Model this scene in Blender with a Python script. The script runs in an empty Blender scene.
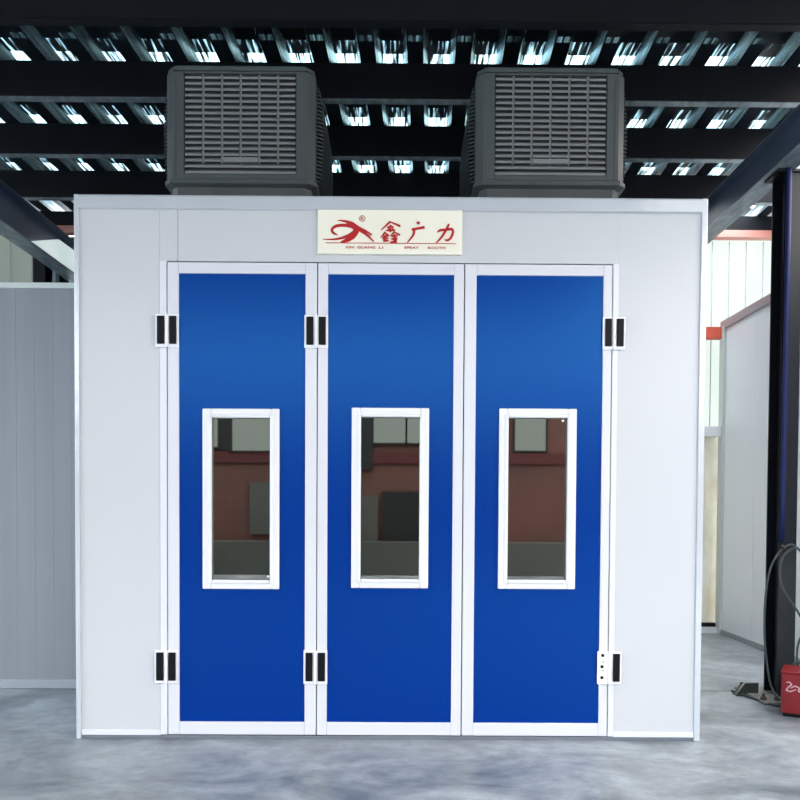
import bpy, bmesh, math, random
from mathutils import Vector, Matrix
random.seed(4)
sc = bpy.context.scene
COL = sc.collection
W = {}                      # world location of every root / part

# ------------------------------------------------------------------ materials
def lin(c):
    return tuple(((v/255)/12.92 if v/255 <= .04045 else ((v/255+.055)/1.055)**2.4) for v in c) + (1,)
def mat(name, rgb, rough=.5, metal=0, spec=.5, noise=0, nscale=(4, 4, 4), bump=0, bscale=30, coat=0, rgb2=None, rvar=0):
    m = bpy.data.materials.new(name); m.use_nodes = True
    n = m.node_tree.nodes; l = m.node_tree.links
    b = n['Principled BSDF']
    b.inputs['Roughness'].default_value = rough
    b.inputs['Metallic'].default_value = metal
    b.inputs['Specular IOR Level'].default_value = spec
    b.inputs['Coat Weight'].default_value = coat
    c = lin(rgb)
    b.inputs['Base Color'].default_value = c
    tc = n.new('ShaderNodeTexCoord')
    if noise or rgb2:
        mp = n.new('ShaderNodeMapping'); mp.inputs['Scale'].default_value = nscale
        l.new(tc.outputs['Object'], mp.inputs['Vector'])
        nz = n.new('ShaderNodeTexNoise'); nz.inputs['Scale'].default_value = 1; nz.inputs['Detail'].default_value = 6
        nz.inputs['Roughness'].default_value = .6
        l.new(mp.outputs[0], nz.inputs['Vector'])
        cr = n.new('ShaderNodeValToRGB')
        cr.color_ramp.elements[0].position = .3; cr.color_ramp.elements[1].position = .7
        if rgb2: c2 = lin(rgb2)
        else:
            c2 = tuple(min(1, v*(1+noise)) for v in c[:3])+(1,); c = tuple(v*(1-noise) for v in c[:3])+(1,)
        cr.color_ramp.elements[0].color = c; cr.color_ramp.elements[1].color = c2
        l.new(nz.outputs[0], cr.inputs[0]); l.new(cr.outputs[0], b.inputs['Base Color'])
        if rvar:
            mr = n.new('ShaderNodeMapRange'); mr.inputs['To Min'].default_value = rough-rvar; mr.inputs['To Max'].default_value = rough+rvar
            mr.inputs['From Min'].default_value = .3; mr.inputs['From Max'].default_value = .7
            l.new(nz.outputs[0], mr.inputs['Value']); l.new(mr.outputs[0], b.inputs['Roughness'])
    if bump:
        nb = n.new('ShaderNodeTexNoise'); nb.inputs['Scale'].default_value = bscale; nb.inputs['Detail'].default_value = 3
        l.new(tc.outputs['Object'], nb.inputs['Vector'])
        bp = n.new('ShaderNodeBump'); bp.inputs['Strength'].default_value = bump; bp.inputs['Distance'].default_value = .01
        l.new(nb.outputs[0], bp.inputs['Height']); l.new(bp.outputs[0], b.inputs['Normal'])
    return m
def emit(name, rgb, s, rgb2=None, nscale=(3, 3, 3)):
    m = mat(name, (60, 64, 62), .6, spec=.2)
    n = m.node_tree.nodes; l = m.node_tree.links; b = n['Principled BSDF']
    b.inputs['Emission Color'].default_value = lin(rgb); b.inputs['Emission Strength'].default_value = s
    if rgb2:
        tc = n.new('ShaderNodeTexCoord'); mp = n.new('ShaderNodeMapping'); mp.inputs['Scale'].default_value = nscale
        nz = n.new('ShaderNodeTexNoise'); cr = n.new('ShaderNodeValToRGB')
        l.new(tc.outputs['Object'], mp.inputs['Vector']); l.new(mp.outputs[0], nz.inputs['Vector']); nz.inputs['Scale'].default_value = 1
        cr.color_ramp.elements[0].position = .35; cr.color_ramp.elements[1].position = .65
        cr.color_ramp.elements[0].color = lin(rgb); cr.color_ramp.elements[1].color = lin(rgb2)
        l.new(nz.outputs[0], cr.inputs[0]); l.new(cr.outputs[0], b.inputs['Emission Color'])
    return m

M = {}
M['panel'] = mat('white_coated_panel', (196, 200, 203), .32, spec=.5, bump=.03, bscale=2.2)
M['trim'] = mat('white_aluminium_trim', (216, 220, 226), .28, spec=.6, bump=.05, bscale=9)
M['film'] = mat('filmed_aluminium_trim', (200, 207, 213), .22, metal=.25, bump=.35, bscale=7)
M['frame'] = mat('white_door_frame', (211, 214, 220), .3)
M['winframe'] = mat('white_window_frame', (224, 227, 229), .3)
M['blue'] = mat('blue_gloss_panel', (0, 37, 128), .26, spec=.85, bump=.012, bscale=3)
M['blue'].node_tree.nodes['Principled BSDF'].inputs['Specular Tint'].default_value = (.09, .50, 1, 1)
M['black'] = mat('black_rubber', (4, 5, 10), .5, spec=.2)
M['gap'] = mat('dark_gap', (22, 24, 30), .8)
M['rail'] = mat('grey_base_rail', (120, 128, 138), .45, metal=.3)
M['hinge'] = mat('white_hinge_metal', (236, 238, 243), .3)
M['cream'] = mat('cream_sign_board', (238, 236, 218), .45)
M['red'] = mat('red_sign_ink', (172, 4, 8), .5)
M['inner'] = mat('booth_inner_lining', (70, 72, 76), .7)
M['cooler'] = mat('charcoal_plastic', (70, 76, 76), .5, noise=.12, nscale=(2, 2, 2))
M['cooler_slat'] = mat('charcoal_louvre_plastic', (122, 126, 126), .5)
M['cooler_dark'] = mat('charcoal_recess_plastic', (44, 48, 50), .6)
M['deck'] = mat('dark_deck_steel', (6, 10, 16), .4, metal=.5, rgb2=(30, 42, 52), nscale=(26, 1.2, 20))
M['deckweb'] = mat('lit_galvanised_rib_sides', (40, 60, 72), .26, metal=.9, rgb2=(215, 235, 240), nscale=(45, .9, 45))  # light on the rib sides coloured in, same deck as the dark flats
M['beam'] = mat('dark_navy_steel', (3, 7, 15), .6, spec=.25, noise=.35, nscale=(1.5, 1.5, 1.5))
M['rafter'] = mat('navy_rafter_steel', (60, 74, 94), .4, spec=.6, noise=.3, nscale=(2, 2, 2))
M['flange'] = mat('galvanised_flange', (92, 106, 116), .35, metal=.5, rgb2=(150, 164, 170), nscale=(14, 5, 14))
M['column'] = mat('dark_column_paint', (9, 14, 22), .45, spec=.3, noise=.25, nscale=(3, 3, 1))
M['sleeve'] = mat('dark_grey_sleeve', (27, 31, 34), .5, noise=.3, nscale=(8, 8, 3))
M['bluepipe'] = mat('blue_plastic_conduit', (14, 28, 78), .45, spec=.3)
M['cable'] = mat('grey_rubber_cable', (58, 66, 68), .5)
M['redbox'] = mat('red_machine_enamel', (128, 8, 20), .35, noise=.15, nscale=(9, 9, 9))
M['emblem'] = mat('pale_emblem_paint', (214, 170, 178), .5)
M['greywall'] = mat('grey_wall_panel', (132, 137, 142), .45, noise=.07, nscale=(5, 1, .3))
M['greytrim'] = mat('pale_grey_trim', (196, 204, 200), .4)
M['basewall'] = mat('grey_wall_base', (150, 158, 162), .5)
M['whitewall'] = mat('bright_white_wall_panel', (238, 242, 246), .3, noise=.02, nscale=(1, 1.5, .3))
M['orange'] = mat('orange_primer_steel', (188, 76, 50), .5, noise=.2, nscale=(9, 9, 9))
M['header'] = mat('faded_primer_header', (182, 112, 98), .5, rgb2=(172, 130, 120), nscale=(3, 3, 3))
M['pinktrim'] = mat('faded_orange_cap', (168, 120, 122), .5, rgb2=(150, 156, 160), nscale=(6, 1.2, 6))
M['dirty'] = mat('stained_cream_board', (255, 252, 238), .6, rgb2=(222, 216, 190), nscale=(5, 5, 2.2))
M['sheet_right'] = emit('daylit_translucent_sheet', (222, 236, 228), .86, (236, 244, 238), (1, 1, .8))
M['sheet_left'] = emit('dim_daylit_sheet', (150, 166, 158), .5, (160, 172, 164), (2, 2, 1))  # daylight through the sheet set as a dimmer glow than on the right
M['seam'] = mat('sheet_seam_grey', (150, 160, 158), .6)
M['glow_white'] = emit('glowing_white_sheet', (214, 238, 238), .6, (235, 248, 248), (2, 2, 2))  # glow in the colour stands in for bright light by the left girder
M['brick'] = mat('red_brown_cladding', (104, 66, 56), .8, rgb2=(84, 58, 52), nscale=(.5, .5, 1.1))
M['maroon'] = mat('maroon_band', (78, 28, 28), .7)
M['olive'] = mat('olive_grey_door', (78, 80, 74), .7)
M['palewin'] = emit('pale_lit_window', (214, 226, 218), 1.0)
M['darkfac'] = mat('dark_doorway_paint', (26, 28, 28), .8)
M['plate'] = mat('worn_steel_plate', (96, 100, 98), .55, metal=.3, rgb2=(150, 148, 140), nscale=(30, 30, 30))
M['bolt'] = mat('rusty_bolt', (88, 74, 66), .6, metal=.5)
M['tray'] = mat('dark_green_tray', (44, 50, 46), .45)
M['trayrim'] = mat('pale_tray_rim', (150, 158, 156), .45)

def glass_mat():
    m = bpy.data.materials.new('tinted_window_glass'); m.use_nodes = True
    n = m.node_tree.nodes; l = m.node_tree.links; n.clear()
    o = n.new('ShaderNodeOutputMaterial'); mx = n.new('ShaderNodeMixShader')
    t = n.new('ShaderNodeBsdfTransparent'); t.inputs[0].default_value = (.35, .38, .36, 1)
    g = n.new('ShaderNodeBsdfGlossy'); g.inputs['Roughness'].default_value = .015
    g.inputs[0].default_value = (.95, .95, .9, 1)
    f = n.new('ShaderNodeFresnel'); f.inputs[0].default_value = 2.5
    l.new(f.outputs[0], mx.inputs[0]); l.new(t.outputs[0], mx.inputs[1]); l.new(g.outputs[0], mx.inputs[2])
    l.new(mx.outputs[0], o.inputs[0]); return m
M['glass'] = glass_mat()

def insert_mat(name, lo, hi, tint):  # added see-through deck inserts: sky stands in for glints on the ribs
    m = mat(name, (26, 40, 50), .5); n = m.node_tree.nodes; l = m.node_tree.links
    b = n['Principled BSDF']; out = n['Material Output']
    tc = n.new('ShaderNodeTexCoord'); mp = n.new('ShaderNodeMapping'); mp.inputs['Scale'].default_value = (34, 2.2, 1)
    nz = n.new('ShaderNodeTexNoise'); nz.inputs['Scale'].default_value = 1; nz.inputs['Detail'].default_value = 3
    cr = n.new('ShaderNodeValToRGB'); cr.color_ramp.elements[0].position = lo; cr.color_ramp.elements[1].position = hi
    t = n.new('ShaderNodeBsdfTransparent'); t.inputs[0].default_value = tint
    mx = n.new('ShaderNodeMixShader')
    l.new(tc.outputs['Object'], mp.inputs['Vector']); l.new(mp.outputs[0], nz.inputs['Vector']); l.new(nz.outputs[0], cr.inputs[0])
    l.new(cr.outputs[0], mx.inputs[0]); l.new(b.outputs[0], mx.inputs[1]); l.new(t.outputs[0], mx.inputs[2]); l.new(mx.outputs[0], out.inputs[0])
    return m
M['insert_clear'] = insert_mat('bright_glint_insert', .36, .52, (.50, .62, .64, 1))
M['insert_slot'] = insert_mat('added_slot_insert', .30, .75, (.14, .19, .20, 1))  # added slots, sky shows through as small bright marks
M['insert_faint'] = insert_mat('faint_glint_insert', .50, .64, (.30, .40, .43, 1))

def floor_mat():
    m = bpy.data.materials.new('worn_concrete'); m.use_nodes = True
    n = m.node_tree.nodes; l = m.node_tree.links; b = n['Principled BSDF']
    tc = n.new('ShaderNodeTexCoord')
    def noise(scale, detail, vs=(1, 1, 1), dist=0):
        mp = n.new('ShaderNodeMapping'); mp.inputs['Scale'].default_value = vs
        l.new(tc.outputs['Object'], mp.inputs['Vector'])
        z = n.new('ShaderNodeTexNoise'); z.inputs['Scale'].default_value = scale; z.inputs['Detail'].default_value = detail
        z.inputs['Distortion'].default_value = dist; z.inputs['Roughness'].default_value = .65
        l.new(mp.outputs[0], z.inputs['Vector']); return z
    a = noise(1.6, 8, (1, 1.3, 1), .6); c = noise(9, 6)
    r1 = n.new('ShaderNodeValToRGB')
    r1.color_ramp.elements[0].position = .32; r1.color_ramp.elements[0].color = lin((96, 104, 110))
    r1.color_ramp.elements[1].position = .68; r1.color_ramp.elements[1].color = lin((172, 179, 182))
    l.new(a.outputs[0], r1.inputs[0])
    r2 = n.new('ShaderNodeValToRGB')
    r2.color_ramp.elements[0].position = .3; r2.color_ramp.elements[0].color = (.78, .78, .78, 1)
    r2.color_ramp.elements[1].position = .6; r2.color_ramp.elements[1].color = (1, 1, 1, 1)
    l.new(c.outputs[0], r2.inputs[0])
    mx = n.new('ShaderNodeMixRGB'); mx.blend_type = 'MULTIPLY'; mx.inputs[0].default_value = 1
    l.new(r1.outputs[0], mx.inputs[1]); l.new(r2.outputs[0], mx.inputs[2])
    # saw-cut joint across the slab
    sp = n.new('ShaderNodeSeparateXYZ'); l.new(tc.outputs['Object'], sp.inputs[0])
    s = n.new('ShaderNodeMath'); s.operation = 'SUBTRACT'; s.inputs[1].default_value = 6.49; l.new(sp.outputs['Y'], s.inputs[0])
    ab = n.new('ShaderNodeMath'); ab.operation = 'ABSOLUTE'; l.new(s.outputs[0], ab.inputs[0])
    lt = n.new('ShaderNodeMath'); lt.operation = 'LESS_THAN'; lt.inputs[1].default_value = .014; l.new(ab.outputs[0], lt.inputs[0])
    mj = n.new('ShaderNodeMixRGB'); mj.inputs[2].default_value = lin((70, 82, 86)); l.new(lt.outputs[0], mj.inputs[0])
    l.new(mx.outputs[0], mj.inputs[1]); l.new(mj.outputs[0], b.inputs['Base Color'])
    rr = n.new('ShaderNodeMapRange'); rr.inputs['From Min'].default_value = .3; rr.inputs['From Max'].default_value = .7
    rr.inputs['To Min'].default_value = .28; rr.inputs['To Max'].default_value = .55
    l.new(a.outputs[0], rr.inputs['Value']); l.new(rr.outputs[0], b.inputs['Roughness'])
    bp = n.new('ShaderNodeBump'); bp.inputs['Strength'].default_value = .25; bp.inputs['Distance'].default_value = .01
    l.new(c.outputs[0], bp.inputs['Height']); l.new(bp.outputs[0], b.inputs['Normal'])
    return m
M['floor'] = floor_mat()

# ------------------------------------------------------------------ mesh helpers
def BM(): return bmesh.new()
def box(bm, x0, x1, y0, y1, z0, z1, bev=0, seg=2):
    g = bmesh.ops.create_cube(bm, size=1)['verts']
    for v in g:
        v.co = Vector((x0+(x1-x0)*(v.co.x+.5), y0+(y1-y0)*(v.co.y+.5), z0+(z1-z0)*(v.co.z+.5)))
    if bev:
        es = list({e for v in g for e in v.link_edges})
        bmesh.ops.bevel(bm, geom=es, offset=bev, segments=seg, profile=.5, affect='EDGES', clamp_overlap=True)
    return bm
def prism(bm, pts, axis, a, b):
    """closed outline pts (2D) pushed from a to b along axis: 'Y' pts=(x,z); 'X' pts=(y,z); 'Z' pts=(x,y)"""
    def P(p, t):
        return {'Y': (p[0], t, p[1]), 'X': (t, p[0], p[1]), 'Z': (p[0], p[1], t)}[axis]
    A = [bm.verts.new(P(p, a)) for p in pts]; B = [bm.verts.new(P(p, b)) for p in pts]
    n = len(pts)
    bm.faces.new(A); bm.faces.new(B[::-1])
    for i in range(n): bm.faces.new((A[i], B[i], B[(i+1) % n], A[(i+1) % n]))
    bmesh.ops.recalc_face_normals(bm, faces=bm.faces)
    return bm
def tube(bm, pts, r, n=8, smooth=3):
    P = [Vector(p) for p in pts]
    if smooth:
        Q = []
        for i in range(len(P)-1):
            p0 = P[max(i-1, 0)]; p1 = P[i]; p2 = P[i+1]; p3 = P[min(i+2, len(P)-1)]
            for k in range(smooth):
                t = k/smooth
                Q.append(.5*((2*p1)+(p2-p0)*t+(2*p0-5*p1+4*p2-p3)*t*t+(3*p1-p0-3*p2+p3)*t**3))
        Q.append(P[-1]); P = Q
    rings = []; up = Vector((.13, .2, .97)).normalized()
    for i, p in enumerate(P):
        d = (P[min(i+1, len(P)-1)]-P[max(i-1, 0)]).normalized()
        a = d.cross(up)
        if a.length < .1: a = d.cross(Vector((1, 0, 0)))
        a.normalize(); b = d.cross(a).normalized(); up = a.cross(d).normalized()
        rings.append([bm.verts.new(p+r*(math.cos(2*math.pi*k/n)*a+math.sin(2*math.pi*k/n)*b)) for k in range(n)])
    for i in range(len(rings)-1):
        for k in range(n):
            f = bm.faces.new((rings[i][k], rings[i][(k+1) % n], rings[i+1][(k+1) % n], rings[i+1][k])); f.smooth = True
    bm.faces.new(rings[0][::-1]); bm.faces.new(rings[-1])
    return bm
def cyl(bm, c, axis, r, h, n=20, bev=0):
    r_ = {'Z': Matrix.Identity(4), 'Y': Matrix.Rotation(math.pi/2, 4, 'X'), 'X': Matrix.Rotation(math.pi/2, 4, 'Y')}[axis]
    bmesh.ops.create_cone(bm, cap_ends=True, segments=n, radius1=r, radius2=r, depth=h, matrix=Matrix.Translation(c) @ r_)
    return bm
def ring(bm, c, ax, R, r, n=28, m=8):
    c = Vector(c); vs = []
    for i in range(n):
        t = 2*math.pi*i/n; row = []
        for k in range(m):
            u = 2*math.pi*k/m
            a = (R+r*math.cos(u)); z = r*math.sin(u)
            v = {'Y': (a*math.cos(t), z, a*math.sin(t)), 'Z': (a*math.cos(t), a*math.sin(t), z)}[ax]
            row.append(bm.verts.new(c+Vector(v)))
        vs.append(row)
    for i in range(n):
        for k in range(m):
            bm.faces.new((vs[i][k], vs[(i+1) % n][k], vs[(i+1) % n][(k+1) % m], vs[i][(k+1) % m]))
    bmesh.ops.recalc_face_normals(bm, faces=bm.faces)
    return bm
def frame(bm, x0, x1, z0, z1, l, r, b, t, y0, y1, bev=.003):
    """picture frame in the XZ plane: outer rectangle and the four member widths"""
    box(bm, x0, x0+l, y0, y1, z0, z1, bev); box(bm, x1-r, x1, y0, y1, z0, z1, bev)
    box(bm, x0+l, x1-r, y0, y1, z0, z0+b, bev); box(bm, x0+l, x1-r, y0, y1, z1-t, z1, bev)
    return bm
def obj(name, bm, m, parent=None, origin=None):
    me = bpy.data.meshes.new(name)
    if origin is None:
        xs = [v.co for v in bm.verts]
        lo = Vector([min(v[i] for v in xs) for i in range(3)]); hi = Vector([max(v[i] for v in xs) for i in range(3)])
        origin = (lo+hi)/2
        if parent is None: origin.z = lo.z
    origin = Vector(origin)
    bmesh.ops.translate(bm, verts=bm.verts, vec=-origin)
    bm.to_mesh(me); bm.free(); me.materials.append(M[m] if isinstance(m, str) else m)
    o = bpy.data.objects.new(name, me); COL.objects.link(o)
    o.location = origin-(W[parent.name] if parent else Vector())
    o.parent = parent; W[o.name] = origin
    return o
def thing(name, label, cat, loc, group=None):
    o = bpy.data.objects.new(name, None); COL.objects.link(o); o.location = loc; o.empty_display_size = .2
    W[o.name] = Vector(loc); o['label'] = label; o['category'] = cat
    if group: o['group'] = group
    return o
def tag(o, label, cat, group=None):
    o['label'] = label; o['category'] = cat
    if group: o['group'] = group
    return o
def struct(name, bm, m, parent=None, label=None):
    o = obj(name, bm, m, parent)
    if parent is None: o['kind'] = 'structure'
    if label: o['label'] = label
    return o

# ------------------------------------------------------------------ setting
F = 5.06                                    # plane of the booth front
fl = struct('floor', box(BM(), -16, 16, -14, 12, -.2, 0), 'floor')
fl.location = (0, 0, -.2)

# ribbed steel roof deck: raised pans, flat bottoms, slots added for the bright marks by the beams
BEAMS = [2.3, 3.33, 4.36, 5.39, 6.40, 7.43, 8.46]
Z0 = 5.08; PER = .377; RH = .10
bm = BM()
ys = [-4.6]  # unseen roof end carried past the camera to darken the booth front
for b in BEAMS: ys += [b-.13, b+.05, b+.24, b+.64, b+.72]
ys += [9.62, 9.9]
def slit(a, b):                             # see-through inserts added for the bright rib marks: 3 clear, 2 faint
    c = (a+b)/2
    if any(q+.05 <= c <= q+.24 for q in BEAMS if q > 4): return 3
    if any(q-.13 <= c <= q+.05 for q in BEAMS if q > 4): return 2
    return 0
def slot(a, b):
    c = (a+b)/2
    return any(q+.64 <= c <= q+.72 for q in BEAMS if 5 < q < 6)
SK = .038
nx = 24
for k in range(-nx, nx+1):
    cx = -.078+k*PER
    br = [(-.125, 0), (-.085, RH), (.085, RH), (.125, 0), (.137, 0), (.182, 0), (.195, 0), (.24, 0), (PER-.125, 0)]
    for i in range(len(br)-1):
        for j in range(len(ys)-1):
            sl = slit(ys[j], ys[j+1]) if i == 1 else 0
            if i in (4, 6) and slot(ys[j], ys[j+1]): sl = 4
            xx = cx+br[i][0]
            if 3.56 < xx < 4.08 and ys[j] < 9.6 or 1.6 < xx < 3.6 and 8.85 < ys[j] < 9.6 or xx >= 4.08 and ys[j+1] < 7.9: continue     # unseen roof openings added to light the aisle and right wall
            q = []
            for (bb, y) in ((br[i], ys[j]), (br[i+1], ys[j]), (br[i+1], ys[j+1]), (br[i], ys[j+1])):
                q.append(bm.verts.new((cx+bb[0]+SK*(y-6.4), y, Z0+bb[1])))
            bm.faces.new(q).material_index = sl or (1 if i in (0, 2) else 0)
bmesh.ops.remove_doubles(bm, verts=bm.verts, dist=.0005)
deck = struct('ceiling', bm, 'deck'); deck.data.materials.append(M['deckweb']); deck.data.materials.append(M['insert_faint']); deck.data.materials.append(M['insert_clear']); deck.data.materials.append(M['insert_slot'])
sm = deck.modifiers.new('thick', 'SOLIDIFY'); sm.thickness = .003; sm.offset = 1

# cross beams under the deck (C-section: web, top flange, bottom flange)
names = {5.39: 'dark steel roof beam crossing the very top edge of the photo',
         6.40: 'dark steel roof beam crossing just above the top of both coolers',
         7.43: 'dark steel roof beam passing behind the upper halves of the coolers',
         8.46: 'dark steel roof beam passing low behind the coolers, just above the booth roof line'}
for b in BEAMS:
    if b not in names: continue
    r = thing('roof_beam', names[b], 'beam', (0, b, 4.79), 'cross beams carrying the roof deck')
    w = BM(); box(w, -7.5, 7.0, b-.008, b, 4.796, 5.075); obj('web', w, 'beam', r)
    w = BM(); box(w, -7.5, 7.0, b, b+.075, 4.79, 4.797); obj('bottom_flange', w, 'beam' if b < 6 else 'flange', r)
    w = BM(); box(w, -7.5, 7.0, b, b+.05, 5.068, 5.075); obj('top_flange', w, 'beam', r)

def ibeam(name, label, x0, x1, z0, z1, y0, y1):
    r = thing(name, label, 'beam', ((x0+x1)/2, (y0+y1)/2, z0))
    xm = (x0+x1)/2
    obj('web', box(BM(), xm-.006, xm+.006, y0, y1, z0+.012, z1-.012), 'rafter', r)
    obj('top_flange', box(BM(), x0, x1, y0, y1, z1-.012, z1, .002), 'rafter', r)
    f = obj('bottom_flange', box(BM(), x0, x1, y0, y1, z0, z0+.012, .002), 'flange', r)
    f['label'] = 'dull galvanised bottom flange'
    return r
ibeam('roof_girder', 'long dark blue girder slanting down from the top right above the column', 2.92, 3.10, 4.19, 4.49, 1.2, 9.55)
ibeam('roof_girder', 'long dark blue girder slanting in from the left edge above the grey wall', -3.96, -3.76, 4.19, 4.57, 1.2, 9.55)

# back of the hall
def corr(bm, x0, x1, z0, z1, y, p=.208, h=.022):
    """standing-seam sheet: flat pans with a narrow seam every p"""
    pts = [(x0, y)]
    x = x0+p*.5
    while x < x1-.03:
        pts += [(x-.018, y), (x-.008, y-h), (x+.008, y-h), (x+.018, y)]; x += p
    pts += [(x1, y), (x1, y+.012), (x0, y+.012)]
    prism(bm, pts, 'Z', z0, z1); return bm
wb = struct('wall_back', corr(BM(), 3.30, 6.6, 2.46, 4.85, 9.72), 'sheet_right')
bm = BM(); x = 3.30+.104
while x < 6.57:
    box(bm, x-.005, x+.005, 9.692, 9.6985, 2.53, 4.80); x += .208
struct('sheet_seam', bm, 'seam', wb)
wl = struct('wall_back_left', corr(BM(), -7.5, -4.42, 2.6, 4.85, 9.72, .26), 'sheet_left')
bm = BM(); x = -7.5+.13
while x < -4.45:
    box(bm, x-.005, x+.005, 9.692, 9.6985, 2.62, 4.78); x += .26
struct('sheet_seam', bm, 'seam', wl)
struct('trim_1', box(BM(), -7.5, 7.0, 9.60, 9.72, 4.90, 5.075), 'beam')                  # eaves beam
struct('trim_2', box(BM(), -7.5, 7.0, 9.58, 9.70, 4.815, 4.90, .004), 'header', label='faded orange steel header under the eaves beam')
struct('trim_3', box(BM(), 3.30, 3.905, 9.56, 9.66, 3.59, 3.73, .004), 'orange', label='orange steel rail across the pale sheeting')
struct('trim_4', box(BM(), 3.30, 3.90, 9.54, 9.70, 2.405, 2.525, .004), 'winframe')
struct('wall_back_lower', box(BM(), 2.2, 6.6, 9.67, 9.75, .12, 2.405), 'dirty')
struct('trim_5', box(BM(), 2.2, 3.90, 9.60, 9.70, .075, .12), 'black')
struct('baseboard_back', box(BM(), 2.2, 3.90, 9.56, 9.70, 0, .075, .004), 'trim')
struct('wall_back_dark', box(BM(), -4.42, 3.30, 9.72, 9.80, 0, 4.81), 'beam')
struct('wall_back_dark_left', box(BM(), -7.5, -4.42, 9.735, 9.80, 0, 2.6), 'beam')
tag(obj('steel_post', box(BM(), -4.41, -4.26, 9.50, 9.66, 0, 4.81, .004), 'beam'), 'dark steel post behind the grey wall, left of the glowing sheet', 'post')
tag(obj('steel_post', box(BM(), -4.20, -4.16, 9.55, 9.66, 0, 4.81, .004), 'flange'), 'thin pale steel post behind the grey wall beside the dark post', 'post')
tag(obj('window_sheet', box(BM(), -4.02, -3.86, 9.60, 9.70, 3.9, 4.42, .004), 'glow_white'), 'small white glowing pane low behind the left girder', 'pane')
tag(obj('orange_post', box(BM(), -3.80, -3.70, 9.50, 9.60, 0, 4.81, .004), 'orange'), 'orange steel post in the gap between the left girder and the booth', 'post')
# added glowing sheet: bright light patch on the left girder's far web
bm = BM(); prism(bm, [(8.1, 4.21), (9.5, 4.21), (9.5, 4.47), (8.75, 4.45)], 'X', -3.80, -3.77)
tag(obj('light_patch_sheet', bm, 'glow_white'), 'glowing sheet added for the light patch on the far web of the left girder', 'sheet')

# partition walls
bm = BM()
x = -7.5
while x < -2.12:                          # grey sandwich panels with narrow V joints
    x1 = min(x+.15, -2.115)
    box(bm, x+.0002, x1-.0002, 6.48, 6.55, .06, 3.30, .0007, 1); x = x1
box(bm, -7.5, -2.115, 6.495, 6.54, .06, 3.30)
wL = struct('wall_left', bm, 'greywall')
struct('trim_6', box(BM(), -7.5, -2.115, 6.46, 6.57, 3.285, 3.33, .004), 'greytrim')
struct('baseboard_left', box(BM(), -7.5, -2.115, 6.455, 6.56, 0, .075, .006), 'basewall')
bm = BM()
y = 1.8
while y < 9.6:
    y1 = min(y+1.15, 9.62)
    box(bm, 3.93, 4.0, y+.0015, y1-.0015, .0, 3.72, .003, 1); y = y1
box(bm, 3.94, 3.995, 1.8, 9.62, 0, 3.72)
struct('wall_right', bm, 'whitewall')
struct('trim_7', box(BM(), 3.90, 4.03, 1.8, 9.62, 3.70, 3.80, .004), 'pinktrim', label='steel cap of the white wall, faded red at the far end')
struct('baseboard_right', box(BM(), 3.915, 3.94, 1.8, 9.62, 0, .06, .004), 'basewall')
struct('trim_8', box(BM(), 3.895, 3.93, 9.50, 9.62, 0, 3.72, .004), 'greytrim')

# the building across the yard, seen only mirrored in the booth's windows
FY = -8.0
wf = struct('wall_front', box(BM(), -13, 13, FY-.4, FY, 0, 4.0), 'brick')
struct('maroon_band', box(BM(), -13, 13, FY, FY+.05, 2.55, 2.80), 'maroon', wf)
k = 1
for (x0, x1, z0, z1) in ((-3.85, -2.95, 2.82, 3.80), (-.60, .13, 3.02, 3.80), (.17, .66, 3.02, 3.80), (2.65, 3.36, 2.86, 3.80), (-4.35, -4.18, 2.9, 3.8)):
    w = struct('window_%d' % k, box(BM(), x0, x1, FY, FY+.04, z0, z1), 'palewin'); k += 1
    struct('window_frame', frame(BM(), x0-.04, x1+.04, z0-.04, z1+.04, .04, .04, .04, .04, FY, FY+.07), 'darkfac', w)
for i, (x0, x1, z0, z1, mm) in enumerate(((-4.15, -3.87, 2.82, 3.9, 'darkfac'), (-3.45, -2.9, 0.9, 2.1, 'olive'), (-1.0, -.62, 2.4, 3.9, 'darkfac'), (-.4, 1.0, 0, 1.9, 'darkfac'), (-.9, -.5, .5, 1.8, 'olive'))):
    struct('door_%d' % (i+1), box(BM(), x0, x1, FY, FY+.06, z0, z1), mm)
struct('baseboard_front', box(BM(), -13, 13, FY, FY+.5, 0, .75), 'olive')

# ------------------------------------------------------------------ the spray booth
BX0, BX1, BZ = -2.079, 1.955, 3.493
booth = thing('spray_booth', 'large white paint spray booth with three blue glazed doors', 'spray booth', (-.06, F, 0))
BY1 = 9.35
def P(name, bm, m, parent=None, label=None):
    o = obj(name, bm, m, parent or booth)
    if label: o['label'] = label
    return o
JL0, JL1 = -1.541, -1.497                   # left jamb
JR0, JR1 = 1.362, 1.440
P('front_panel', box(BM(), BX0+.012, JL0-.002, F+.012, F+.06, .055, 3.455, .002), 'panel', label='plain white panel left of the doors')
P('front_panel', box(box(BM(), JR1-.042, BX1-.012, F+.012, F+.06, .055, 3.078), JR1-.042, BX1-.012, F+.012, F+.06, 3.078, 3.455), 'panel', label='plain white panel right of the doors')
P('header_panel', box(BM(), JL0+.115, JR1-.042, F+.012, F+.06, 3.078, 3.455, .002), 'panel')
P('header_panel', box(BM(), JL0-.001, JL0+.113, F+.010, F+.06, 3.078, 3.455, .002), 'panel')
P('door_jamb', box(BM(), JL0, JL1, F+.004, F+.06, .028, 3.0775, .003), 'trim')
P('door_jamb', box(BM(), JR0, JR0+.036, F+.004, F+.06, .028, 3.0775, .003), 'trim')
P('corner_trim', box(BM(), BX0-.006, BX0+.024, F-.004, F+.07, 0, BZ, .005), 'film')
P('corner_trim', box(BM(), BX1-.034, BX1+.006, F-.004, F+.07, 0, BZ, .005), 'film')
bm = BM(); prism(bm, [(F-.006, BZ-.012), (F-.006, 3.408), (F+.003, 3.402), (F+.012, 3.408), (F+.06, 3.408), (F+.07, BZ), (F+.004, BZ)], 'X', BX0+.018, BX1-.03)
P('top_trim', bm, 'film')
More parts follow.
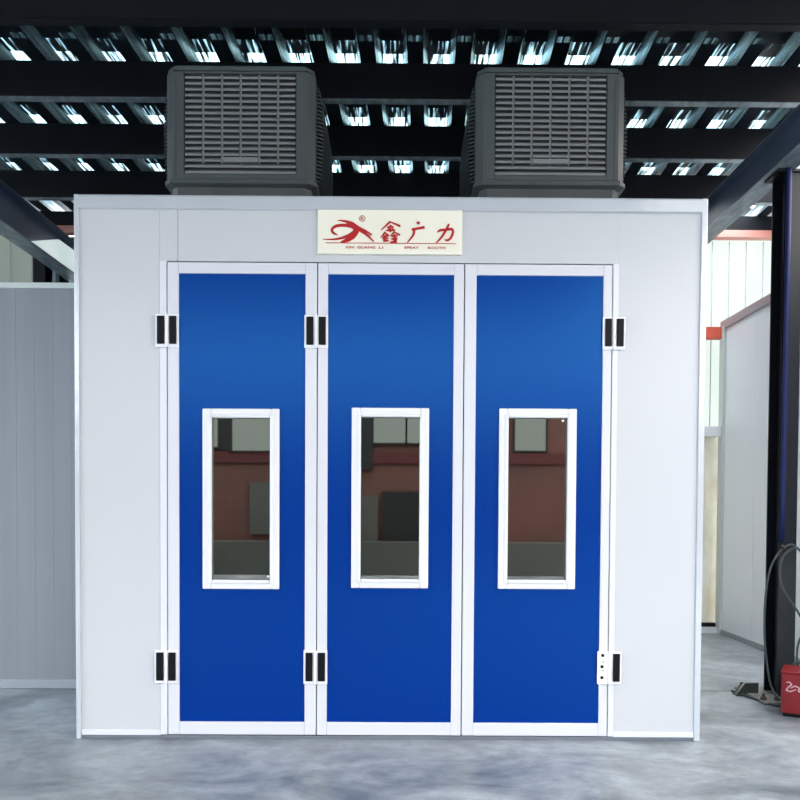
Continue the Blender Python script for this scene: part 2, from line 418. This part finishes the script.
P('side_panel', box(BM(), BX0, BX0+.05, F+.062, BY1, .03, BZ-.01), 'panel')
P('side_panel', box(BM(), BX1-.05, BX1, F+.062, BY1, .03, BZ-.01), 'panel')
P('back_panel', box(BM(), BX0+.05, BX1-.05, BY1-.05, BY1, .03, BZ-.01), 'panel')
P('roof_panel', box(BM(), BX0+.05, BX1-.05, F+.07, BY1-.05, BZ-.06, BZ-.01), 'panel')
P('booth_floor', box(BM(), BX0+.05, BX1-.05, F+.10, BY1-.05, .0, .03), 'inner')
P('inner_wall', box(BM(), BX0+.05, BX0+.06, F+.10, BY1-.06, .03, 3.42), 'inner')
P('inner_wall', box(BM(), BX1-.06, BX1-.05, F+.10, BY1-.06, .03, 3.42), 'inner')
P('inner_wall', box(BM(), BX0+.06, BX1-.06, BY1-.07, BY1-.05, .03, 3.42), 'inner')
P('base_rail', box(BM(), BX0+.025, BX1-.035, F+.014, F+.09, 0, .022, .002), 'rail')
P('bottom_trim', box(BM(), BX0+.025, JL0, F+.002, F+.05, .024, .056, .003), 'trim')
P('bottom_trim', box(BM(), JR0+.036, BX1-.035, F+.002, F+.05, .024, .056, .003), 'trim')
P('door_seal', box(BM(), JL1-.001, JR0+.001, F+.03, F+.055, .024, 3.077), 'gap', label='dark rubber seal in the gaps around the doors')
# cut the seal open behind the windows: it is a frame, rebuilt from members
s = [o for o in booth.children if o.name.startswith('door_seal')][0]
me = s.data; bm = BM()
for a, b in ((JL1-.001, -1.30), (-.74, -.35), (.23, .60), (1.17, JR0+.001)): box(bm, a, b, F+.045, F+.055, .024, 3.077)
box(bm, -1.30, 1.17, F+.045, F+.055, .024, .95); box(bm, -1.30, 1.17, F+.045, F+.055, 2.17, 3.077)
bmesh.ops.translate(bm, verts=bm.verts, vec=-W[s.name]); bm.to_mesh(me); bm.free()

doors = [  # outer x0,x1 ; blue x0,x1 ; window outer x0,x1,z0,z1 ; pane inset l,r,b,t
    ((-1.490, -.5345), (-1.418, -.608), (-1.265, -.772, .978, 2.137)),
    ((-.5280, .4055), (-.464, .342), (-.309, .188, .989, 2.148)),
    ((.4120, 1.3550), (.486, 1.300), (.638, 1.136, .988, 2.149))]
dl = ['blue door leaf on the left', 'blue door leaf in the middle', 'blue door leaf on the right']
for i, ((x0, x1), (b0, b1), (w0, w1, z0, z1)) in enumerate(doors):
    bm = BM(); frame(bm, x0, x1, .031, 3.068, b0-x0, x1-b1, .084, .070, F-.002, F+.04, .004)
    d = P('door', bm, 'frame', None, dl[i])
    bm = BM(); g = .03
    box(bm, b0-.004, w0+g, F+.008, F+.035, .111, 3.002); box(bm, w1-g, b1+.004, F+.008, F+.035, .111, 3.002)
    box(bm, w0+g, w1-g, F+.008, F+.035, .111, z0+g); box(bm, w0+g, w1-g, F+.008, F+.035, z1-g, 3.002)
    bmesh.ops.remove_doubles(bm, verts=bm.verts, dist=.0001)
    P('door_panel', bm, 'blue', d, 'glossy blue door panel')
    bm = BM()                                # window frame: two-step moulding
    t = .054
    frame(bm, w0, w1, z0, z1, t, t, t, t, F-.014, F+.008, .006)
    frame(bm, w0+.034, w1-.034, z0+.034, z1-.034, .026, .026, .026, .026, F-.022, F+.008, .008)
    frame(bm, w0+.03, w1-.03, z0+.03, z1-.03, .024, .024, .024, .024, F+.008, F+.044, .0)
    P('window_frame', bm, 'winframe', d)
    P('window_pane', box(BM(), w0+.05, w1-.05, F+.014, F+.020, z0+.05, z1-.05), 'glass', d)
    sx, sz = ((w1-.075, z0+.08), (w0+.08, z1-.08), (w1-.085, z1-.075))[i]
    if i != 1: P('fixing_button', cyl(BM(), (sx, F+.011, sz), 'Y', .008, .006, 12), 'hinge', d)

def hinge(xa, xb, z0, z1, kind=0):
    """xa: left cover x-range, xb: right cover x-range"""
    l = xa[0]-.014 if xa else xb[0]-.10; r = xb[1]+.014
    bm = BM(); mid = ((xa[1]+xb[0])/2) if xa else xb[0]-.022
    box(bm, l, mid-.004, F-.012, F-.002, z0-.02, z1+.014, .004); box(bm, mid+.004, r, F-.012, F-.002, z0-.02, z1+.014, .004)
    cyl(bm, (mid, F-.016, (z0+z1)/2-.003), 'Z', .011, z1-z0+.03, 14)
    h = P('hinge' if xa else 'door_lock', bm, 'hinge')
    for q in (xa, xb):
        if q: P('hinge_cover', box(BM(), q[0], q[1], F-.024, F-.012, z0, z1, .004), 'black', h, 'black cover strip')
    if not xa:
        for k, zz in enumerate((z1-.012, (z0+z1)/2+.005, z0+.025)):
            P('screw_hole', cyl(BM(), (l+.030+.004*(k == 0), F-.0125, zz), 'Y', .011, .003, 12), 'black', h)
        for zz in (z1-.055, z0+.07):
            P('screw_hole', cyl(BM(), (l+.036, F-.0125, zz), 'Y', .005, .003, 10), 'rail', h)
hinge((-1.552, -1.506), (-1.474, -1.429), 2.545, 2.723)
hinge((-.600, -.555), (-.521, -.476), 2.545, 2.723)
hinge((1.309, 1.351), (1.383, 1.428), 2.548, 2.723)
hinge((-1.562, -1.516), (-1.484, -1.437), .385, .567)
hinge((-.600, -.555), (-.521, -.474), .385, .570)
hinge(None, (1.386, 1.430), .392, .573)

# ------------------------------------------------------------------ sign board
SX0, SX1, SZ0, SZ1 = -.530, .390, 3.124, 3.403
sign = thing('sign_board', 'cream company sign with red lettering above the middle door', 'sign', (-.07, F+.01, SZ0))
YB = F-.012
obj('board', box(BM(), SX0, SX1, YB, F+.0115, SZ0, SZ1, .002), 'cream', sign)
def sp(px, py): return (SX0+(px-318)*(SX1-SX0)/144., SZ1-(py-210.3)*(SZ1-SZ0)/44.6)
U = (SX1-SX0)/144.; NS = 0
def stroke(bm, pts, ws, sub=6):
    """brush stroke through pixel-like design units; ws = width at each point"""
    P_ = [Vector(sp(*p)) for p in pts]; Q = []; Wd = []
    for i in range(len(P_)-1):
        p0 = P_[max(i-1, 0)]; p1 = P_[i]; p2 = P_[i+1]; p3 = P_[min(i+2, len(P_)-1)]
        for k in range(sub):
            t = k/sub
            Q.append(.5*((2*p1)+(p2-p0)*t+(2*p0-5*p1+4*p2-p3)*t*t+(3*p1-p0-3*p2+p3)*t**3)); Wd.append(ws[i]*(1-t)+ws[i+1]*t)
    Q.append(P_[-1]); Wd.append(ws[-1])
    global NS
    NS += 1; y0, y1 = YB-.003-.00007*NS, YB+.0005
    L, R, L2, R2 = [], [], [], []
    for i, p in enumerate(Q):
        d = (Q[min(i+1, len(Q)-1)]-Q[max(i-1, 0)]).normalized(); n = Vector((-d.y, d.x))*(Wd[i]*U/2)
        a, b = p+n, p-n
        L.append(bm.verts.new((a.x, y0, a.y))); R.append(bm.verts.new((b.x, y0, b.y)))
        L2.append(bm.verts.new((a.x, y1, a.y))); R2.append(bm.verts.new((b.x, y1, b.y)))
    for i in range(len(Q)-1):
        bm.faces.new((L[i], L[i+1], R[i+1], R[i])); bm.faces.new((L[i], L2[i], L2[i+1], L[i+1])); bm.faces.new((R[i], R[i+1], R2[i+1], R2[i]))
    bm.faces.new((L[0], R[0], R2[0], L2[0])); bm.faces.new((L[-1], L2[-1], R2[-1], R[-1]))
    bmesh.ops.recalc_face_normals(bm, faces=bm.faces)
A = lambda u, v: (320+u/10, 200+v/10)
B = lambda u, v: (370+u/8, 200+v/8)
bm = BM()
stroke(bm, [A(178, 213), A(250, 222), A(320, 248), A(385, 290), A(450, 318), A(522, 356)], [.4, 2.2, 4.2, 3.8, 2.6, 1.2])
stroke(bm, [A(178, 360), A(135, 338), A(122, 305), A(160, 272), A(230, 262), A(300, 268), A(360, 290)], [.6, 2.4, 2.6, 2.8, 3.0, 3.4, 4.2])
stroke(bm, [A(345, 262), A(362, 315), A(325, 375), A(270, 412), A(208, 434)], [3.5, 6.2, 5.6, 4.0, .8])
stroke(bm, [A(345, 325), A(300, 360), A(230, 388), A(140, 405), A(32, 405)], [3.0, 3.4, 2.4, 1.6, .5])
stroke(bm, [A(380, 300), A(440, 338), A(492, 380), A(538, 424)], [3.0, 2.0, 1.6, 1.2])
stroke(bm, [A(400, 306), A(470, 350), A(512, 372)], [1.2, 1.0, .5])
obj('emblem', bm, 'red', sign)
bm = BM()
for a, b, w in ((B(162, 178), B(90, 245), (1.8, .8)), (B(162, 180), B(242, 214), (1.0, 1.9)), (B(138, 222), B(190, 220), (1.1, 1.1)),
                (B(128, 250), B(202, 246), (1.3, 1.3)), (B(165, 205), B(162, 262), (1.9, 1.7)), (B(146, 228), B(152, 244), (.9, 1.0)), (B(186, 226), B(178, 244), (.9, 1.0)),
                (B(122, 262), B(86, 308), (1.5, .8)), (B(120, 268), B(152, 292), (1.0, 1.3)), (B(104, 298), B(146, 294), (1.2, 1.2)), (B(100, 316), B(148, 312), (1.2, 1.2)),
                (B(125, 285), B(124, 336), (1.6, 1.6)), (B(106, 335), B(150, 330), (1.5, 1.4)), (B(112, 305), B(116, 328), (1.4, 1.4)),
                (B(196, 258), B(164, 298), (1.6, .8)), (B(196, 262), B(240, 286), (1.0, 1.6)), (B(176, 296), B(220, 292), (1.3, 1.3)), (B(172, 318), B(220, 312), (1.3, 1.4)),
                (B(197, 280), B(194, 346), (1.9, 1.9)), (B(162, 348), B(216, 338), (1.8, 1.7)), (B(212, 318), B(204, 338), (1.3, 1.2))):
    stroke(bm, [a, b], (w[0]*1.2, w[1]*1.2), 2)
obj('character', bm, 'red', sign)
bm = BM(); stroke(bm, [B(372, 184), B(385, 187), B(398, 191)], [1.8, 2.9, 2.0]); stroke(bm, [B(334, 242), B(380, 232), B(436, 222)], [2.6, 2.2, 2.8])
stroke(bm, [B(354, 238), B(346, 285), B(300, 346)], [2.4, 2.2, .9]); obj('character', bm, 'red', sign)
bm = BM(); stroke(bm, [B(538, 262), B(560, 246), B(610, 240), B(652, 236), B(662, 262), B(646, 305), B(618, 326), B(598, 320)], [1.0, 2.2, 2.2, 2.4, 2.4, 2.2, 2.0, 1.2])
stroke(bm, [B(630, 194), B(608, 240), B(572, 300), B(528, 348)], [2.0, 2.4, 2.2, .9]); obj('character', bm, 'red', sign)
bm = BM(); stroke(bm, [(326, 244.1), (391, 244.1), (456, 244.1)], [.45, .45, .45], 2); obj('underline', bm, 'red', sign)
def text_mesh(s, px0, px1, pyc, h, name, bold=.012):
    cu = bpy.data.curves.new('t', 'FONT'); cu.body = s; cu.size = 1; cu.offset = bold; cu.extrude = .02
    to = bpy.data.objects.new('t', cu); COL.objects.link(to)
    bpy.context.view_layer.update()
    me = bpy.data.meshes.new_from_object(to.evaluated_get(bpy.context.evaluated_depsgraph_get()))
    bpy.data.objects.remove(to)
    bm = BM(); bm.from_mesh(me); bpy.data.meshes.remove(me)
    xs = [v.co.x for v in bm.verts]; zs = [v.co.y for v in bm.verts]
    a = sp(px0, pyc+h/2); b = sp(px1, pyc-h/2)
    for v in bm.verts:
        x = a[0]+(v.co.x-min(xs))/(max(xs)-min(xs))*(b[0]-a[0]); z = a[1]+(v.co.y-min(zs))/(max(zs)-min(zs))*(b[1]-a[1])
        v.co = Vector((x, YB-.0012+(-v.co.z)*.06, z))
    bmesh.ops.recalc_face_normals(bm, faces=bm.faces)
    return bm
for s, a, b in (('XIN', 345.5, 354), ('GUANG', 357.5, 375.5), ('LI', 379, 383.3), ('SPRAY', 404.3, 419), ('BOOTH', 427.8, 445.5)):
    obj('lettering', text_mesh(s, a, b, 248.3, 2.5, s), 'red', sign)
bm = BM(); rx = sp(362.2, 219.2); ring(bm, (rx[0], YB-.001, rx[1]), 'Y', 2.8*U, .28*U, 24, 6)
m2 = text_mesh('R', 361.0, 363.6, 219.2, 3.2, 'R'); tmp = bpy.data.meshes.new('x'); m2.to_mesh(tmp); m2.free(); bm.from_mesh(tmp); bpy.data.meshes.remove(tmp)
obj('registered_mark', bm, 'red', sign)

# ------------------------------------------------------------------ evaporative coolers on the booth roof
def cooler_parts(root):
    o = W[root.name]; x, y, z = o
    hw = .54; D_ = 1.10; h = .845                 # body above its tray
    zb = z+.10
    def oct_ring(w, d0, d1, c):                  # chamfered square outline
        return [(-w+c, d0), (w-c, d0), (w, d0+c), (w, d1-c), (w-c, d1), (-w+c, d1), (-w, d1-c), (-w, d0+c)]
    def loft(levels):
        bm = BM(); R_ = []
        for (w, d0, d1, c, zz) in levels: R_.append([bm.verts.new((x+a, y+b, zz)) for a, b in oct_ring(w, d0, d1, c)])
        bm.faces.new(R_[0][::-1]); bm.faces.new(R_[-1])
        for i in range(len(R_)-1):
            for k in range(8): bm.faces.new((R_[i][k], R_[i][(k+1) % 8], R_[i+1][(k+1) % 8], R_[i+1][k]))
        bmesh.ops.recalc_face_normals(bm, faces=bm.faces); return bm
    # casing core sits behind the louvre faces; posts and rails carry them
    obj('casing', loft([(hw-.01, .04, D_-.04, .05, zb), (hw-.02, .04, D_-.04, .05, zb+h-.06)]), 'cooler_dark', root)
    obj('top_cover', loft([(hw-.006, 0, D_, .055, zb+h-.05), (hw-.010, .004, D_-.004, .055, zb+h-.02), (hw-.035, .03, D_-.03, .06, zb+h)]), 'cooler', root)
    obj('base_tray', loft([(hw-.035, .03, D_-.03, .05, z), (hw-.03, .025, D_-.025, .05, z+.07), (hw+.012, -.012, D_+.012, .05, z+.085), (hw+.012, -.012, D_+.012, .05, z+.115), (hw, 0, D_, .05, z+.125)]), 'cooler', root)
    for sx in (-1, 1):
        for (ya, yb, n) in ((0, .11, 0), (D_-.11, D_, 1)):
            bm = BM()
            xo = sx*hw; xi = sx*(hw-.075)
            pts = [(x+xi, y+ya), (x+xo-sx*.05, y+ya), (x+xo, y+ya+.05), (x+xo, y+yb), (x+xi, y+yb)] if n == 0 else \
                  [(x+xi, y+ya), (x+xo, y+ya), (x+xo, y+yb-.05), (x+xo-sx*.05, y+yb), (x+xi, y+yb)]
            prism(bm, pts, 'Z', zb+.01, zb+h-.06); obj('corner_post', bm, 'cooler', root)
    # front and rear louvre panels
    for sgn, yf in ((-1, y), (1, y+D_)):
        bm = BM(); a, b = x-hw+.072, x+hw-.072; z0, z1 = zb+.025, zb+h-.052
        yy0, yy1 = (yf+.004, yf+.045) if sgn < 0 else (yf-.045, yf-.004)
        frame(bm, a, b, z0, z1, .062, .062, .035, .015, yy0, yy1, .004)
        lp = obj('louvre_panel', bm, 'cooler', root)
        bm = BM(); a += .062; b -= .062; z0 += .035; z1 -= .015
        nr = 17; ph = (z1-z0)/nr; nc = 6; pw = (b-a)/nc
        yo = yf+.010 if sgn < 0 else yf-.010; yi = yf+.04 if sgn < 0 else yf-.04
        for r in range(nr):
            zc = z0+r*ph
            for c in range(nc):
                if sgn < 0 and r == 2 and c in (2, 3): continue
                if sgn > 0 and c != 0: continue
                xa = a+c*pw+.007; xb = a+(c+1)*pw-.007
                if sgn > 0 or r < 2: 
                    if c: continue
                    xa, xb = a+.004, b-.004
                prism(bm, [(yo, zc+.004), (yo, zc+.020), (yi, zc+ph*.98), (yi, zc+ph*.72)] if sgn < 0 else [(yi, zc+ph*.72), (yi, zc+ph*.98), (yo, zc+.014), (yo, zc+.004)], 'X', xa, xb)
        for c in range(1, nc): box(bm, a+c*pw-.007, a+c*pw+.007, min(yo, yi)+.014, max(yo, yi), z0+2*ph, z1)
        if sgn < 0: box(bm, a+2*pw+.004, a+4*pw-.004, yo, yi, z0+2*ph+.004, z0+3*ph-.004, .003)
        obj('louvre_slats', bm, 'cooler_slat', lp)
    for sx in (-1, 1):                            # side louvre panels stand proud of the corner posts
        bm = BM(); z0, z1 = zb+.02, zb+h-.085; n = 26; ph = (z1-z0)/n
        xo = x+sx*(hw+.048); xm = x+sx*(hw+.0); 
        box(bm, min(xm, x+sx*(hw-.04)), max(xm, x+sx*(hw-.04)), y+.115, y+D_-.115, z0, z1)
        sp_ = obj('side_louvre_panel', bm, 'cooler', root)
        bm = BM()
        for r in range(n):
            zc = z0+r*ph
            k = math.sin(math.pi*(r+.5)/n)**.35
            xk = xm+(xo-xm)*k
            prism(bm, [(xm, zc+ph*.55), (xk, zc+.003), (xk, zc+.012), (xm, zc+ph*.97)], 'Y', y+.13, y+D_-.13)
        obj('side_louvre_slats', bm, 'cooler', sp_)
c1 = thing('evaporative_cooler', 'boxy charcoal air cooler with louvred front, the left one on the booth roof', 'air cooler', (-1.168, 5.75, 3.76), 'air coolers on the booth roof')
cooler_parts(c1)
def copy_tree(o, parent=None):
    c = o.copy(); COL.objects.link(c)
    if parent: c.parent = parent
    for ch in o.children: copy_tree(ch, c)
    return c
c2 = copy_tree(c1); c2.location = (1.082, 5.75, 3.765)
c2['label'] = 'boxy charcoal air cooler with louvred front, the right one on the booth roof'
for cx in (-1.16, 1.082):
    bm = BM(); box(bm, cx-.36, cx+.36, 5.92, 6.68, BZ-.01, 3.76, .004); box(bm, cx-.42, cx+.42, 5.86, 6.74, BZ-.01, BZ+.02, .003)
    P('air_duct', bm, 'rail')

# ------------------------------------------------------------------ column, cables, tray, red machine
col = thing('steel_column', 'dark steel column carrying the girder at the right edge', 'column', (3.09, 6.34, 0))
bm = BM(); prism(bm, [(3.02, 6.24), (3.166, 6.24), (3.166, 6.254), (3.099, 6.254), (3.099, 6.431), (3.166, 6.431), (3.166, 6.445), (3.02, 6.445), (3.02, 6.431), (3.087, 6.431), (3.087, 6.254), (3.02, 6.254)], 'Z', .022, 4.188)
obj('shaft', bm, 'column', col)
obj('sleeve', box(BM(), 3.022, 3.164, 6.228, 6.2395, .03, 1.20, .003), 'sleeve', col)
obj('base_plate', box(BM(), 2.83, 3.33, 6.02, 6.56, 0, .022, .003), 'plate', col)
for bx, by in ((2.86, 6.10), (2.86, 6.50), (3.24, 6.10), (3.24, 6.50), (2.96, 6.09), (3.12, 6.09)):
    bm = BM(); cyl(bm, (bx, by, .033), 'Z', .024, .022, 6); cyl(bm, (bx, by, .052), 'Z', .011, .04, 10); obj('anchor_bolt', bm, 'bolt', col)
bm = BM(); prism(bm, [(6.08, .022), (6.228, .022), (6.228, .20), (6.20, .20)], 'X', 3.088, 3.098); obj('stiffener', bm, 'column', col)
obj('cap_plate', box(BM(), 2.96, 3.19, 6.22, 6.46, 4.17, 4.189), 'column', col)
pipe = tube(BM(), [(3.45, 6.215, 4.31), (3.11, 6.215, 4.31), (3.062, 6.215, 4.30), (3.044, 6.217, 4.24), (3.044, 6.217, 4.10), (3.042, 6.217, 2.8), (3.038, 6.217, 1.26)], .021, 10, 4)
p = tag(obj('blue_conduit', pipe, 'bluepipe'), 'blue conduit running down the front of the dark column', 'pipe')
hk = BM(); tube(hk, [(3.01+.03, 6.228, 1.18), (3.03, 6.17, 1.18), (3.01, 6.12, 1.20), (2.99, 6.11, 1.235)], .011, 8, 3)
h_ = obj('hook', hk, 'bolt', col)
def cable(pts, label, r=.0085):
    return tag(obj('cable', tube(BM(), pts, r, 8, 5), 'cable'), label, 'cable')
cable([(3.25, 6.13, .62), (3.27, 6.12, .95), (3.20, 6.12, 1.12), (3.10, 6.13, 1.225), (3.04, 6.13, 1.23), (2.955, 6.13, 1.15), (2.90, 6.135, 1.0), (2.878, 6.14, .80), (2.876, 6.14, .55), (2.90, 6.14, .30), (2.93, 6.10, .10), (2.98, 5.98, .02)],
      'grey cable looped over the hook and hanging wide of the column on its left')
cable([(3.07, 6.10, 1.215), (2.99, 6.10, 1.14), (2.965, 6.09, 1.0), (3.00, 6.08, .87), (3.10, 6.07, .72), (3.17, 6.06, .58), (3.23, 6.04, .42), (3.24, 6.01, .22), (3.21, 5.985, .07), (3.12, 5.975, .045)],
      'grey cable crossing the column face diagonally from the hook')
cable([(3.06, 6.085, 1.22), (3.16, 6.085, 1.17), (3.22, 6.08, 1.0), (3.235, 6.07, .82), (3.16, 6.05, .62), (3.09, 6.03, .48), (3.07, 6.01, .36), (3.08, 5.99, .20), (3.06, 5.975, .05)],
      'grey cable dropping from the hook towards the red machine on the right')
cable([(2.98, 5.985, .012), (2.95, 5.99, .08), (2.96, 5.98, .20), (3.00, 5.96, .31), (3.04, 5.92, .352), (3.10, 5.84, .344)],
      'short cable arching from the floor up behind the red machine', .009)
cable([(2.76, 6.45, .012), (2.84, 6.12, .012), (2.90, 5.97, .012), (3.00, 5.93, .014), (3.10, 5.96, .014)],
      'thin cable lying on the floor around the column foot', .010)

tr = thing('floor_tray', 'dark green tray lying tilted against the foot of the column', 'tray', (2.87, 6.5, 0))
bm = BM(); prism(bm, [(2.745, .012), (2.925, .012), (2.925, .10), (2.815, .10)], 'Y', 6.33, 6.38)
prism(bm, [(2.740, .0), (2.825, .0), (2.825, .012), (2.740, .012)], 'Y', 6.31, 6.39)
obj('pan', bm, 'tray', tr)
bm = BM(); tube(bm, [(2.737, 6.325, .010), (2.812, 6.328, .106), (2.925, 6.328, .107)], .006, 8, 1); obj('rim', bm, 'trayrim', tr)
rm = thing('red_machine', 'red metal machine with a pale emblem on the floor by the column', 'machine', (2.772, 5.56, 0))
bm = BM(); prism(bm, [(2.772, .03), (3.25, .03), (3.25, .375), (2.79, .375), (2.772, .35)], 'Y', 5.56, 5.84)
bmesh.ops.bevel(bm, geom=[e for e in bm.edges], offset=.010, segments=2, affect='EDGES'); obj('housing', bm, 'redbox', rm)
obj('base_frame', box(BM(), 2.785, 3.24, 5.575, 5.83, 0, .034), 'black', rm)
obj('lid', box(BM(), 2.768, 3.255, 5.555, 5.845, .368, .386, .006), 'redbox', rm)
bm = BM()
def est(pts, ws):
    pp = []
    for (a, b), w in zip(pts, ws): pp.append((2.79+a*.0073, .30-b*.0073, w*.0073/2))
    for i in range(len(pp)-1):
        (x0, z0, w0), (x1, z1, w1) = pp[i], pp[i+1]
        d = Vector((x1-x0, z1-z0)).normalized(); n = Vector((-d.y, d.x))
        q = [(x0+n.x*w0, z0+n.y*w0), (x1+n.x*w1, z1+n.y*w1), (x1-n.x*w1, z1-n.y*w1), (x0-n.x*w0, z0-n.y*w0)]
        prism(bm, q, 'Y', 5.553, 5.561)
est([(2, 1), (5, 0), (7, 3), (4, 6), (2, 10), (6, 11), (11, 8)], [.6, 1.2, 1.3, 1.2, 1.2, 1.3, .8])
est([(6, 7), (10, 4), (14, 6), (13, 10), (18, 11), (24, 6), (30, 9)], [.8, 1.2, 1.2, 1.3, 1.2, 1.2, .6])
obj('emblem', bm, 'emblem', rm)
bm = BM(); tube(bm, [(2.90, 5.70, .384), (2.90, 5.70, .43), (2.94, 5.70, .45), (3.12, 5.70, .45), (3.16, 5.70, .43), (3.16, 5.70, .384)], .010, 8, 3); obj('handle', bm, 'black', rm)
rm.location = (2.80, 5.70, 0); rm.scale = (1, 1, .86); rm.rotation_euler = (0, 0, math.radians(-30))

# ------------------------------------------------------------------ camera
q = (.02574, -.00394, -.00574)
def rot(v, a, t): return Matrix.Rotation(t, 3, a) @ v
Fw = Vector((0, 1, 0)); Up = Vector((0, 0, 1)); Rt = Vector((1, 0, 0))
F2 = rot(Fw, Up, q[1]); R2 = rot(Rt, Up, q[1]); F3 = rot(F2, R2, -q[0]); U3 = rot(Up, R2, -q[0])
R4 = rot(R2, F3, q[2]); U4 = rot(U3, F3, q[2])
cam = bpy.data.cameras.new('camera'); co = bpy.data.objects.new('camera', cam); COL.objects.link(co)
cam.sensor_width = 36; cam.lens = 785/800*36
cam.shift_x = -(402.364-400)/800; cam.shift_y = (529.211-400)/800
mw = Matrix((R4, U4, -F3)).transposed().to_4x4(); mw.translation = Vector((0, 0, 1.5)); co.matrix_world = mw
cam.clip_start = .05
sc.camera = co

# ------------------------------------------------------------------ light: overcast daylight through the open front and added roof openings
w = bpy.data.worlds.new('sky'); sc.world = w; w.use_nodes = True
bg = w.node_tree.nodes['Background']; bg.inputs[1].default_value = 3.5
n = w.node_tree.nodes; l = w.node_tree.links           # overcast sky, cooler on the left and warmer on the right
tc = n.new('ShaderNodeTexCoord'); sx = n.new('ShaderNodeSeparateXYZ'); mr = n.new('ShaderNodeMapRange'); mc = n.new('ShaderNodeMixRGB')
mr.inputs['From Min'].default_value = -.8; mr.inputs['From Max'].default_value = .8
mc.inputs[1].default_value = (.76, .87, 1.0, 1); mc.inputs[2].default_value = (1.0, .92, .87, 1)
l.new(tc.outputs['Generated'], sx.inputs[0]); l.new(sx.outputs['X'], mr.inputs['Value']); l.new(mr.outputs[0], mc.inputs[0]); l.new(mc.outputs[0], bg.inputs[0])
mz = n.new('ShaderNodeMapRange'); mz.inputs['From Min'].default_value = .1; mz.inputs['From Max'].default_value = 1       # overcast sky, about three times brighter overhead
mz.inputs['To Min'].default_value = 3.2; mz.inputs['To Max'].default_value = 15
l.new(sx.outputs['Z'], mz.inputs['Value']); l.new(mz.outputs[0], bg.inputs[1])
sc.view_settings.view_transform = 'Standard'; sc.view_settings.look = 'None'
sc.view_settings.gamma = 1; sc.view_settings.use_curve_mapping = False
sc.view_settings.exposure = .33
